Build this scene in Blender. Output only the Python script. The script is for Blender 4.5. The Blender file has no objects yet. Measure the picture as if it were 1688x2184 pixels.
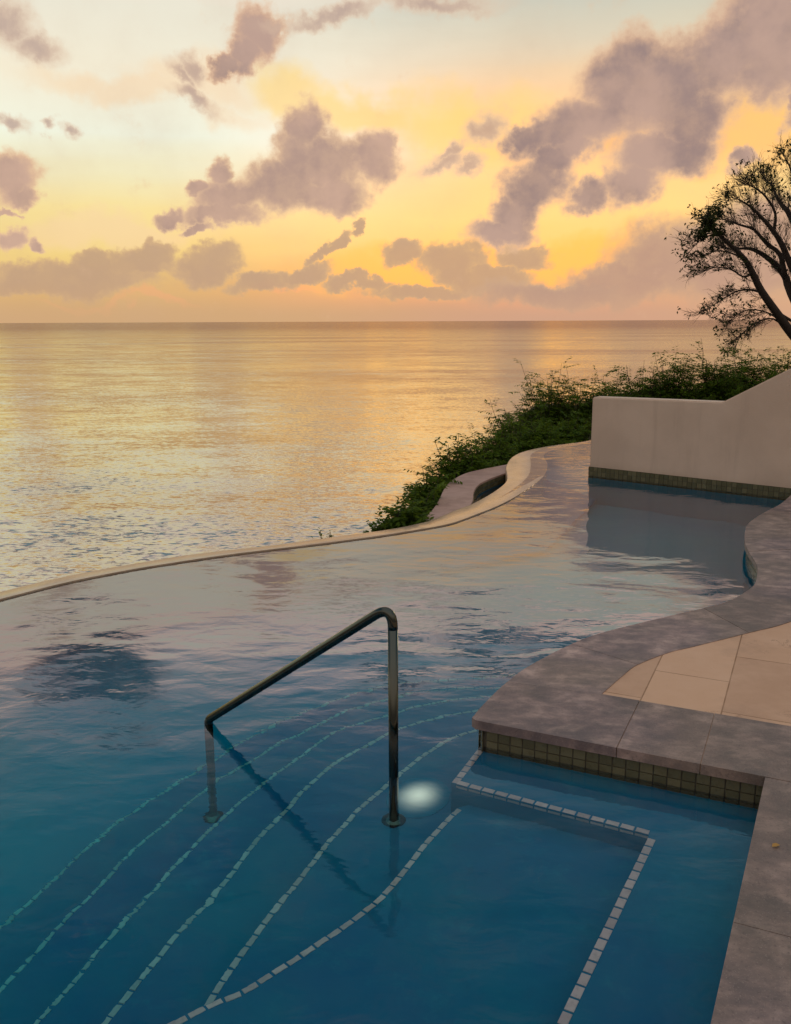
import bpy, bmesh, math, random
from mathutils import Vector, Matrix, noise
from mathutils.geometry import delaunay_2d_cdt
R = math.radians
rnd = random.Random(7)
sc = bpy.context.scene
C = sc.collection

# ------------------------------------------------------------------ camera
CAM = Vector((0, 0, 1.75))
MROT = Matrix.Rotation(R(90) - math.atan(407 / 1900), 4, 'X') @ Matrix.Rotation(R(-0.25), 4, 'Z')
cd = bpy.data.cameras.new('camera'); cam = bpy.data.objects.new('camera', cd); C.objects.link(cam)
cam.matrix_world = Matrix.Translation(CAM) @ MROT
cd.sensor_fit = 'VERTICAL'; cd.sensor_height = 36; cd.lens = 1900 / 2184 * 36
cd.clip_start = 0.05; cd.clip_end = 200000
sc.camera = cam

def ray(px, py):
    return (MROT.to_3x3() @ Vector(((px - 844) / 1900, -(py - 1092) / 1900, -1))).normalized()
def W(px, py, z=0.0):                 # survey point on a level plane
    d = ray(px, py); t = (z - CAM.z) / d.z
    return Vector((CAM.x + d.x * t, CAM.y + d.y * t, z))
def WU(px, py, z):                      # survey point on a level plane under the water, seen through its surface
    p = W(px, py, 0); d = ray(px, py); h = Vector((d.x, d.y, 0)); si = h.length / 1.33
    return Vector((p.x, p.y, z)) + h.normalized() * (-z) * si / math.sqrt(1 - si * si)
def depth_of(px, py, y):               # depth at which that line of sight passes forward distance y
    lo, hi = -3.0, 0.0
    for _ in range(40):
        m = (lo + hi) / 2
        if WU(px, py, m).y > y: lo = m
        else: hi = m
    return (lo + hi) / 2
def AY(px, py, y):                    # survey point at forward distance y
    d = ray(px, py); t = y / d.y
    return CAM + d * t
def azel(px, py):
    d = ray(px, py)
    return math.atan2(d.x, d.y), math.atan2(d.z, math.hypot(d.x, d.y))

# ------------------------------------------------------------------ helpers
def lin(c):
    return tuple(((v / 255) / 12.92 if v / 255 <= .04045 else ((v / 255 + .055) / 1.055) ** 2.4) for v in c) + (1,)
def tag(o, label=None, cat=None, group=None, kind=None):
    if label: o['label'] = label
    if cat: o['category'] = cat
    if group: o['group'] = group
    if kind: o['kind'] = kind
    return o
def empty(name, loc, label, cat, group=None):
    o = bpy.data.objects.new(name, None); C.objects.link(o); o.location = loc
    o.empty_display_size = .2
    bpy.context.view_layer.update()
    return tag(o, label, cat, group)
def link(name, me, mat, parent=None, smooth=False):
    o = bpy.data.objects.new(name, me); C.objects.link(o)
    if mat: me.materials.append(mat)
    if smooth:
        me.polygons.foreach_set('use_smooth', [True] * len(me.polygons))
    if parent:
        o.parent = parent; o.matrix_parent_inverse = Matrix.Translation(-Vector(parent_loc(parent)))
    return o
def parent_loc(p):
    v = Vector(p.location)
    return v if p.parent is None else v * 0 + p.location
def obj(name, bm, mat, parent=None, smooth=False):
    me = bpy.data.meshes.new(name); bm.normal_update(); bm.to_mesh(me); bm.free()
    return link(name, me, mat, parent, smooth)
def prism(bm, pts, z0, z1):
    """solid from a plan outline, caps by constrained triangulation"""
    P = []
    for p in pts:
        q = Vector((p[0], p[1]))
        if not P or (q - P[-1]).length > 1e-4: P.append(q)
    if (P[0] - P[-1]).length < 1e-4: P.pop()
    n = len(P)
    if sum(P[i].x * P[(i + 1) % n].y - P[(i + 1) % n].x * P[i].y for i in range(n)) < 0: P.reverse()
    vs, es, fs, _, _, _ = delaunay_2d_cdt(P, [], [list(range(n))], 1, 1e-6)
    a = [bm.verts.new((v.x, v.y, z0)) for v in vs]; b = [bm.verts.new((v.x, v.y, z1)) for v in vs]
    cnt = {}
    for f in fs:
        if (vs[f[1]] - vs[f[0]]).cross(vs[f[2]] - vs[f[0]]) < 0: f = f[::-1]
        bm.faces.new([b[i] for i in f]); bm.faces.new([a[i] for i in f][::-1])
        for i, j in zip(f, list(f[1:]) + [f[0]]): cnt[(i, j)] = 1
    for i, j in cnt:
        if (j, i) not in cnt: bm.faces.new((a[i], a[j], b[j], b[i]))
def cr(pts, n=8):
    """Catmull-Rom resample"""
    P = [Vector(p) for p in pts]
    P = [P[0] * 2 - P[1]] + P + [P[-1] * 2 - P[-2]]
    out = []
    for i in range(1, len(P) - 2):
        p0, p1, p2, p3 = P[i - 1:i + 3]
        for k in range(n):
            t = k / n
            out.append(.5 * ((2 * p1) + (p2 - p0) * t + (2 * p0 - 5 * p1 + 4 * p2 - p3) * t * t + (3 * p1 - p0 - 3 * p2 + p3) * t ** 3))
    out.append(P[-2].copy())
    return out
def even(pts, step):
    """points at even arc length with tangents"""
    out = []; acc = 0; nxt = 0
    for a, b in zip(pts, pts[1:]):
        L = (b - a).length
        if L < 1e-6: continue
        while nxt <= acc + L:
            out.append((a.lerp(b, (nxt - acc) / L), (b - a).normalized())); nxt += step
        acc += L
    return out
def offset(pts, d):
    """offset to the left of travel"""
    out = []
    for i, p in enumerate(pts):
        t = (pts[min(i + 1, len(pts) - 1)] - pts[max(i - 1, 0)]); t.z = 0; t.normalize()
        out.append(p + Vector((-t.y, t.x, 0)) * d)
    return out
def box_at(bm, c, t, l, w, z0, z1, bev=0.0):
    """tile: centre c, tangent t, length l, width w"""
    t = Vector((t.x, t.y, 0)).normalized(); n = Vector((-t.y, t.x, 0))
    lo = []; hi = []
    for s, q in ((-1, -1), (1, -1), (1, 1), (-1, 1)):
        p = c + t * (s * l / 2) + n * (q * w / 2)
        lo.append(bm.verts.new((p.x, p.y, z0)))
        m = c + t * (s * (l / 2 - bev)) + n * (q * (w / 2 - bev))
        hi.append(bm.verts.new((m.x, m.y, z1)))
    bm.faces.new(hi); bm.faces.new(lo[::-1])
    for i in range(4):
        j = (i + 1) % 4
        bm.faces.new((lo[i], lo[j], hi[j], hi[i]))
def tube(bm, pts, rad, seg=12, cap=True):
    rings = []
    n = len(pts)
    ref = None
    for i, p in enumerate(pts):
        t = (pts[min(i + 1, n - 1)] - pts[max(i - 1, 0)]).normalized()
        if ref is None:
            ref = Vector((0, 0, 1)) if abs(t.z) < .9 else Vector((1, 0, 0))
        u = (ref - t * ref.dot(t)).normalized(); v = t.cross(u); ref = u
        r = rad[i] if isinstance(rad, (list, tuple)) else rad
        rings.append([bm.verts.new(p + (u * math.cos(a) + v * math.sin(a)) * r) for a in (2 * math.pi * k / seg for k in range(seg))])
    for a, b in zip(rings, rings[1:]):
        for k in range(seg):
            j = (k + 1) % seg
            bm.faces.new((a[k], a[j], b[j], b[k]))
    if cap:
        bm.faces.new(rings[0][::-1]); bm.faces.new(rings[-1])
def lathe(bm, prof, c, seg=28):
    rings = [[bm.verts.new((c[0] + r * math.cos(2 * math.pi * k / seg), c[1] + r * math.sin(2 * math.pi * k / seg), c[2] + z)) for k in range(seg)] for r, z in prof]
    for a, b in zip(rings, rings[1:]):
        for k in range(seg):
            j = (k + 1) % seg
            bm.faces.new((a[k], a[j], b[j], b[k]))
    bm.faces.new(rings[-1])

# ------------------------------------------------------------------ node materials
class NT:
    def __init__(s, tree): s.t = tree; s.t.nodes.clear()
    def n(s, typ, **kw):
        nd = s.t.nodes.new(typ)
        for k, v in kw.items():
            if k.startswith('i_'):
                key = k[2:]; key = int(key) if key.isdigit() else key.replace('_', ' ')
                s.set(nd.inputs[key], v)
            else: setattr(nd, k, v)
        return nd
    def set(s, inp, v):
        if hasattr(v, 'is_output') or isinstance(v, bpy.types.NodeSocket): s.t.links.new(v, inp)
        else: inp.default_value = v
    def math(s, op, a, b=None, c=None, clamp=False):
        nd = s.t.nodes.new('ShaderNodeMath'); nd.operation = op; nd.use_clamp = clamp
        for i, v in enumerate((a, b, c)):
            if v is not None: s.set(nd.inputs[i], v)
        return nd.outputs[0]
    def vmath(s, op, a, b=None, scale=None):
        nd = s.t.nodes.new('ShaderNodeVectorMath'); nd.operation = op
        s.set(nd.inputs[0], a)
        if b is not None: s.set(nd.inputs[1], b)
        if scale is not None: s.set(nd.inputs['Scale'], scale)
        return nd.outputs[0]
    def mix(s, f, a, b, mode='MIX'):
        nd = s.t.nodes.new('ShaderNodeMix'); nd.data_type = 'RGBA'; nd.blend_type = mode
        s.set(nd.inputs[0], f); s.set(nd.inputs[6], a); s.set(nd.inputs[7], b)
        return nd.outputs[2]
    def sstep(s, v, lo, hi, a=0.0, b=1.0):
        nd = s.t.nodes.new('ShaderNodeMapRange'); nd.interpolation_type = 'SMOOTHSTEP'
        s.set(nd.inputs[0], v); s.set(nd.inputs[1], lo); s.set(nd.inputs[2], hi); s.set(nd.inputs[3], a); s.set(nd.inputs[4], b)
        return nd.outputs[0]
    def noise(s, vec, scale, detail=4, rough=.5, dist=0.0, out=0):
        nd = s.t.nodes.new('ShaderNodeTexNoise')
        s.set(nd.inputs['Vector'], vec); nd.inputs['Scale'].default_value = scale
        nd.inputs['Detail'].default_value = detail; nd.inputs['Roughness'].default_value = rough; nd.inputs['Distortion'].default_value = dist
        return nd.outputs[out]
    def ramp(s, f, stops, interp='LINEAR'):
        nd = s.t.nodes.new('ShaderNodeValToRGB'); nd.color_ramp.interpolation = interp
        el = nd.color_ramp.elements
        while len(el) < len(stops): el.new(1)
        for e, (p, c) in zip(el, stops): e.position = p; e.color = c
        s.set(nd.inputs[0], f)
        return nd.outputs[0]
    def mapping(s, vec, loc=(0, 0, 0), rot=(0, 0, 0), scale=(1, 1, 1), typ='POINT'):
        nd = s.t.nodes.new('ShaderNodeMapping'); nd.vector_type = typ
        s.set(nd.inputs[0], vec); nd.inputs[1].default_value = loc; nd.inputs[2].default_value = rot; nd.inputs[3].default_value = scale
        return nd.outputs[0]
def newmat(name):
    m = bpy.data.materials.new(name); m.use_nodes = True
    return m, NT(m.node_tree)
def pbr(name, build):
    m, t = newmat(name)
    out = t.n('ShaderNodeOutputMaterial'); b = t.n('ShaderNodeBsdfPrincipled')
    t.t.links.new(b.outputs[0], out.inputs[0])
    geo = t.n('ShaderNodeNewGeometry')
    build(t, b, geo.outputs['Position'], geo)
    return m
def bump(t, b, h, strength=.3, dist=.01):
    nd = t.n('ShaderNodeBump'); nd.inputs['Strength'].default_value = strength; nd.inputs['Distance'].default_value = dist
    t.set(nd.inputs['Height'], h); t.set(b.inputs['Normal'], nd.outputs[0]); return nd

def m_stone(t, b, P, geo):
    isl = geo.outputs['Random Per Island']
    w = t.vmath('ADD', P, t.vmath('SCALE', t.noise(P, 3, 3, out=1), scale=.08))
    n1 = t.noise(w, 5.5, 8, .66); n2 = t.noise(t.mapping(w, scale=(1.0, 1.5, 1), rot=(0, 0, .5)), 9, 6, .6); n3 = t.noise(P, 90, 3, .6)
    c = t.ramp(n1, [(.38, (.105, .086, .086, 1)), (.47, (.175, .136, .133, 1)), (.56, (.245, .188, .176, 1)), (.66, (.42, .33, .30, 1))])
    c2 = t.ramp(n2, [(.40, (.110, .095, .105, 1)), (.53, (.24, .185, .175, 1)), (.66, (.50, .38, .33, 1))])
    c = t.mix(.45, c, c2)
    odd = t.noise(t.vmath('SCALE', P, scale=1), 1.1, 2, .5)
    c = t.mix(t.sstep(odd, .42, .62, 0, .35), c, (.15, .125, .075, 1))
    v = t.math('ADD', t.math('MULTIPLY', isl, .34), 1.0)
    c = t.mix(1, c, t.n('ShaderNodeCombineColor', i_0=v, i_1=v, i_2=v).outputs[0], 'MULTIPLY')
    c = t.mix(t.sstep(n3, .55, .72, 0, .45), c, (.07, .06, .06, 1)); c = t.mix(t.sstep(t.noise(P, 210, 2, .6), .58, .72, 0, .4), c, (.42, .35, .31, 1))
    t.set(b.inputs['Base Color'], c); t.set(b.inputs['Roughness'], t.sstep(n1, .3, .7, .42, .68))
    bump(t, b, t.math('ADD', n1, t.math('MULTIPLY', n3, .15)), .5, .006)
M = {}
M['stone'] = pbr('grey_mauve_stone', m_stone)

D1 = Vector((.90419, -.42712, 0)); D2 = Vector((-.42712, -.90419, 0))
CC = W(1632, 1657, .12)
def m_paver(t, b, P, geo):
    # axes follow the straight coping; running bond
    px = t.n('ShaderNodeVectorMath', operation='SUBTRACT'); t.set(px.inputs[0], P); px.inputs[1].default_value = CC
    u = t.n('ShaderNodeVectorMath', operation='DOT_PRODUCT'); t.set(u.inputs[0], px.outputs[0]); u.inputs[1].default_value = D1
    v = t.n('ShaderNodeVectorMath', operation='DOT_PRODUCT'); t.set(v.inputs[0], px.outputs[0]); v.inputs[1].default_value = D2
    uv = t.n('ShaderNodeCombineXYZ', i_0=t.math('ADD', v.outputs['Value'], .53 + 14 * .70 + .35), i_1=t.math('ADD', u.outputs['Value'], .20 + 20 * .335))
    br = t.n('ShaderNodeTexBrick'); br.offset = .5; br.offset_frequency = 2; br.squash = 1
    t.set(br.inputs['Vector'], uv.outputs[0]); br.inputs['Scale'].default_value = 1; br.inputs['Mortar Size'].default_value = .0032
    br.inputs['Brick Width'].default_value = .70; br.inputs['Row Height'].default_value = .335; br.inputs['Mortar Smooth'].default_value = .2
    br.inputs['Color1'].default_value = (.50, .315, .20, 1); br.inputs['Color2'].default_value = (.70, .46, .29, 1); br.inputs['Mortar'].default_value = (.26, .14, .06, 1)
    n1 = t.noise(P, 5, 6, .6); n3 = t.noise(P, 70, 3, .6)
    c = t.mix(t.sstep(n1, .3, .75, 0, .45), br.outputs['Color'], (.74, .52, .36, 1)); c = t.mix(t.sstep(t.noise(P, 2.3, 6, .65), .5, .7, 0, .4), c, (.36, .235, .16, 1))
    # fossil-like travertine veins, in patches
    w = t.vmath('ADD', P, t.vmath('SCALE', t.noise(P, 14, 5, .7, out=1), scale=.16))
    vn = t.math('ABSOLUTE', t.math('SUBTRACT', t.noise(w, 9, 3, .6), .5))
    patch = t.sstep(t.noise(P, 3.1, 2, .5), .56, .66)
    vein = t.math('MULTIPLY', t.sstep(vn, .004, .016, 1, 0), patch)
    c = t.mix(t.math('MULTIPLY', vein, .65), c, (.16, .09, .055, 1))
    c = t.mix(t.sstep(n3, .64, .8, 0, .3), c, (.25, .16, .1, 1))
    t.set(b.inputs['Base Color'], c); b.inputs['Roughness'].default_value = .62
    h = t.math('SUBTRACT', t.math('MULTIPLY', n3, .1), t.math('ADD', br.outputs['Fac'], t.math('MULTIPLY', vein, .3)))
    bump(t, b, h, .6, .004)
M['paver'] = pbr('sandy_limestone_paver', m_paver)

def m_wall(t, b, P, geo):
    n1 = t.noise(P, 1.6, 5, .6); n2 = t.noise(P, 55, 4, .6); st = t.noise(t.mapping(P, scale=(6, 6, .5)), 1.5, 4, .6)
    c = t.mix(t.sstep(n1, .3, .7), (.56, .46, .37, 1), (.64, .53, .43, 1))
    c = t.mix(t.sstep(st, .52, .75, 0, .22), c, (.34, .26, .2, 1))
    sx = t.n('ShaderNodeSeparateXYZ', i_0=P)
    c = t.mix(t.sstep(t.math('ADD', sx.outputs[2], t.math('MULTIPLY', n1, .12)), .12, .26, .3, 0), c, (.33, .27, .19, 1))
    t.set(b.inputs['Base Color'], c); b.inputs['Roughness'].default_value = .85
    bump(t, b, t.math('ADD', n2, n1), .25, .006)
M['stucco'] = pbr('cream_stucco', m_wall)

def tilemat(ca, cb, rough=.25):
    def f(t, b, P, geo):
        isl = geo.outputs['Random Per Island']; n = t.noise(P, 40, 3, .6)
        c = t.mix(isl, ca, cb); c = t.mix(t.sstep(n, .45, .75, 0, .35), c, tuple(v * .6 for v in ca[:3]) + (1,))
        t.set(b.inputs['Base Color'], c); b.inputs['Roughness'].default_value = rough
        bump(t, b, n, .2, .002)
    return f
M['band_tile'] = pbr('sage_mosaic_tile', tilemat((.080, .085, .045, 1), (.14, .14, .078, 1)))
M['white_tile'] = pbr('white_nosing_tile', tilemat((.56, .48, .48, 1), (.76, .67, .65, 1), .4))
def m_grout(t, b, P, geo):
    t.set(b.inputs['Base Color'], t.mix(t.noise(P, 12, 3), (.045, .045, .035, 1), (.09, .085, .06, 1))); b.inputs['Roughness'].default_value = .9
M['grout'] = pbr('dark_grout', m_grout)
def m_plaster(t, b, P, geo):
    n = t.noise(P, 1.3, 4, .55); n2 = t.noise(P, 7, 5, .65); n3 = t.noise(P, 60, 2, .6)
    c = t.mix(t.sstep(n, .3, .7), (.002, .15, .34, 1), (.003, .22, .35, 1))
    c = t.mix(t.sstep(n2, .52, .8, 0, .35), c, (.02, .36, .46, 1))
    c = t.mix(t.sstep(n2, .3, .45, .25, 0), c, (.001, .13, .30, 1))
    t.set(b.inputs['Base Color'], c); b.inputs['Roughness'].default_value = .8
    bump(t, b, n3, .2, .003)
M['plaster'] = pbr('blue_pool_plaster', m_plaster)
def m_floor(t, b, P, geo):  # pool plaster again, colour lightened to make up for light lost in deep water
    n = t.noise(P, 1.1, 4, .55); n2 = t.noise(P, 6, 5, .65)
    c = t.mix(t.sstep(n, .3, .7), (.003, .29, .47, 1), (.005, .36, .49, 1))
    c = t.mix(t.sstep(n2, .5, .8, 0, .3), c, (.02, .40, .50, 1))
    t.set(b.inputs['Base Color'], c); b.inputs['Roughness'].default_value = .8
M['floor'] = pbr('depth_lightened_plaster', m_floor)
def m_weir(t, b, P, geo):
    n = t.noise(P, 4, 5, .6); n2 = t.noise(P, 60, 3, .6)
    c = t.mix(t.sstep(n, .3, .7), (.40, .29, .19, 1), (.52, .39, .26, 1))
    c = t.mix(t.sstep(n2, .6, .8, 0, .3), c, (.25, .18, .12, 1))
    t.set(b.inputs['Base Color'], c); b.inputs['Roughness'].default_value = .45
    b.inputs['Coat Weight'].default_value = .6; b.inputs['Coat Roughness'].default_value = .12
    w = t.noise(t.mapping(P, rot=(0, 0, .35), scale=(1.6, .5, 1)), 22, 3, .5, .6)
    bump(t, b, t.math('ADD', t.math('MULTIPLY', n2, .2), w), .6, .012)
M['weir'] = pbr('wet_sand_render', m_weir)
def m_weirside(t, b, P, geo):
    n = t.noise(P, 3, 5, .6)
    t.set(b.inputs['Base Color'], t.mix(n, (.30, .22, .16, 1), (.42, .33, .25, 1))); b.inputs['Roughness'].default_value = .8
M['weirside'] = pbr('pale_render', m_weirside)
def m_pink(t, b, P, geo):
    n = t.noise(P, 5, 6, .6); n2 = t.noise(t.mapping(P, scale=(1, 4, 1)), 4, 4, .6)
    c = t.mix(t.sstep(n, .3, .7), (.34, .22, .18, 1), (.46, .31, .26, 1))
    c = t.mix(t.sstep(n2, .55, .75, 0, .4), c, (.27, .17, .15, 1))
    t.set(b.inputs['Base Color'], c); b.inputs['Roughness'].default_value = .6
    bump(t, b, n, .3, .005)
M['pink'] = pbr('pinkish_stone', m_pink)
def m_steel(t, b, P, geo):
    n = t.noise(t.mapping(P, scale=(1, 1, .2)), 30, 3, .6)
    b.inputs['Metallic'].default_value = 1; t.set(b.inputs['Base Color'], t.mix(n, (.055, .075, .070, 1), (.11, .118, .10, 1)))
    t.set(b.inputs['Roughness'], t.sstep(n, .3, .7, .05, .14))
M['steel'] = pbr('brushed_steel', m_steel)
def m_bark(t, b, P, geo):
    n = t.noise(P, 8, 4, .6)
    t.set(b.inputs['Base Color'], t.mix(n, (.018, .014, .012, 1), (.05, .038, .03, 1))); b.inputs['Roughness'].default_value = .9
M['bark'] = pbr('dark_bark', m_bark)
def leafmat(name, ca, cb, tr=.35):
    m, t = newmat(name)
    geo = t.n('ShaderNodeNewGeometry')
    c = t.mix(geo.outputs['Random Per Island'], ca, cb)
    n = t.noise(geo.outputs['Position'], 2.2, 2, .5)
    c = t.mix(t.sstep(n, .4, .7, 0, .5), c, tuple(v * .55 for v in ca[:3]) + (1,))
    d = t.n('ShaderNodeBsdfPrincipled'); t.set(d.inputs['Base Color'], c); d.inputs['Roughness'].default_value = .6; d.inputs['Specular IOR Level'].default_value = .2
    tl = t.n('ShaderNodeBsdfTranslucent'); t.set(tl.inputs[0], t.mix(.5, c, (.16, .17, .02, 1)))
    mx = t.n('ShaderNodeMixShader'); mx.inputs[0].default_value = tr
    t.t.links.new(d.outputs[0], mx.inputs[1]); t.t.links.new(tl.outputs[0], mx.inputs[2])
    o = t.n('ShaderNodeOutputMaterial'); t.t.links.new(mx.outputs[0], o.inputs[0]); return m
M['leaf'] = leafmat('shrub_leaf', (.034, .095, .005, 1), (.13, .24, .012, 1), .55)
M['tleaf'] = leafmat('tree_leaf', (.020, .035, .010, 1), (.04, .06, .018, 1), .2)
M['yellowleaf'] = leafmat('dry_yellow_leaf', (.55, .33, .10, 1), (.6, .38, .12, 1), .2)
def m_soil(t, b, P, geo):
    n = t.noise(P, 2, 6, .7)
    t.set(b.inputs['Base Color'], t.mix(n, (.02, .022, .010, 1), (.05, .042, .022, 1))); b.inputs['Roughness'].default_value = 1
    bump(t, b, n, 1, .2)
M['soil'] = pbr('overgrown_soil', m_soil)

def watermat(name, kabs, ior, ripples, dist, tint=(1, 1, 1, 1), boost=1.0):
    m, t = newmat(name)
    geo = t.n('ShaderNodeNewGeometry'); P = geo.outputs['Position']
    h = None
    for sc_, amp, det in ripples:
        q = t.math('MULTIPLY', t.noise(t.mapping(P, rot=(0, 0, .25), scale=(.75, 1.25, 1)), sc_, det, .5, .35), amp)
        h = q if h is None else t.math('ADD', h, q)
    bp = t.n('ShaderNodeBump'); bp.inputs['Strength'].default_value = 1; bp.inputs['Distance'].default_value = dist; t.set(bp.inputs['Height'], h)
    fr = t.n('ShaderNodeFresnel'); fr.inputs[0].default_value = ior; t.set(fr.inputs[1], bp.outputs[0])
    gl = t.n('ShaderNodeBsdfGlossy'); gl.inputs['Roughness'].default_value = .03; gl.inputs[0].default_value = (1, .93, .89, 1); t.set(gl.inputs['Normal'], bp.outputs[0])
    tr = t.n('ShaderNodeBsdfRefraction'); tr.inputs[0].default_value = tint; tr.inputs['IOR'].default_value = 1.33; tr.inputs['Roughness'].default_value = 0; t.set(tr.inputs['Normal'], bp.outputs[0])
    f = t.math('MINIMUM', t.math('ADD', t.math('MULTIPLY', t.math('SUBTRACT', fr.outputs[0], .018), 2.9), .014), .35)
    mx = t.n('ShaderNodeMixShader'); t.set(mx.inputs[0], f)
    t.t.links.new(tr.outputs[0], mx.inputs[1]); t.t.links.new(gl.outputs[0], mx.inputs[2])
    o = t.n('ShaderNodeOutputMaterial'); t.t.links.new(mx.outputs[0], o.inputs[0])
    va = None
    if kabs:
        va = t.n('ShaderNodeVolumeAbsorption'); mxk = max(kabs)
        va.inputs[0].default_value = tuple(1 - k / mxk for k in kabs) + (1,); va.inputs[1].default_value = mxk
        t.t.links.new(va.outputs[0], o.inputs[1])
    return m
M['water'] = watermat('pool_water', (.95, .07, .045), 1.33, ((1.6, 1.0, 2), (6.5, .22, 3)), .010, boost=2.0)

def m_sea():
    m, t = newmat('sea_water')
    geo = t.n('ShaderNodeNewGeometry'); P = geo.outputs['Position']
    Q = t.mapping(P, rot=(0, 0, .18), scale=(.6, 1.3, 1))
    patch = t.noise(t.mapping(P, rot=(0, 0, .12), scale=(.003, .011, 1)), 1, 2, .5)
    sy = t.n('ShaderNodeSeparateXYZ', i_0=P).outputs[1]
    pm = t.math('MAXIMUM', t.math('MULTIPLY', t.sstep(patch, .44, .66), .55), t.sstep(sy, 500, 2600))  # distance term darkens the gloss colour, painting in dimmer reflections of far waves
    # wave slopes, summed from three sizes of wave
    cen = (.5, .5, .5)
    def slope(sc_, det, amp): return t.vmath('SCALE', t.vmath('SUBTRACT', t.noise(Q, sc_, det, .6, .2, out=1), cen), scale=amp)
    sl_ = t.vmath('ADD', slope(2.1, 4, .40), t.vmath('ADD', slope(.45, 2, .19), slope(.06, 2, .16)))
    k_ = t.math('ADD', .75, t.math('MULTIPLY', t.sstep(patch, .36, .66), .7))
    sl_ = t.vmath('MULTIPLY', t.vmath('SCALE', sl_, scale=k_), (1, 1, 0))
    nrm = t.vmath('NORMALIZE', t.vmath('ADD', sl_, (0, 0, 1)))
    gl = t.n('ShaderNodeBsdfGlossy'); t.set(gl.inputs['Roughness'], .08); t.set(gl.inputs['Normal'], nrm); t.set(gl.inputs[0], t.mix(pm, (.84, .85, .74, 1), (.64, .58, .56, 1)))
    df = t.n('ShaderNodeBsdfDiffuse'); df.inputs[0].default_value = (.05, .065, .06, 1)
    fr = t.n('ShaderNodeFresnel'); fr.inputs[0].default_value = 1.6; t.set(fr.inputs[1], nrm)
    f = t.math('ADD', t.math('MULTIPLY', fr.outputs[0], .26), .76, clamp=True)
    f = t.math('SUBTRACT', f, t.math('MULTIPLY', pm, .04))
    mx = t.n('ShaderNodeMixShader'); t.set(mx.inputs[0], f)
    t.t.links.new(df.outputs[0], mx.inputs[1]); t.t.links.new(gl.outputs[0], mx.inputs[2])
    o = t.n('ShaderNodeOutputMaterial'); t.t.links.new(mx.outputs[0], o.inputs[0]); return m
M['sea'] = m_sea()

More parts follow.
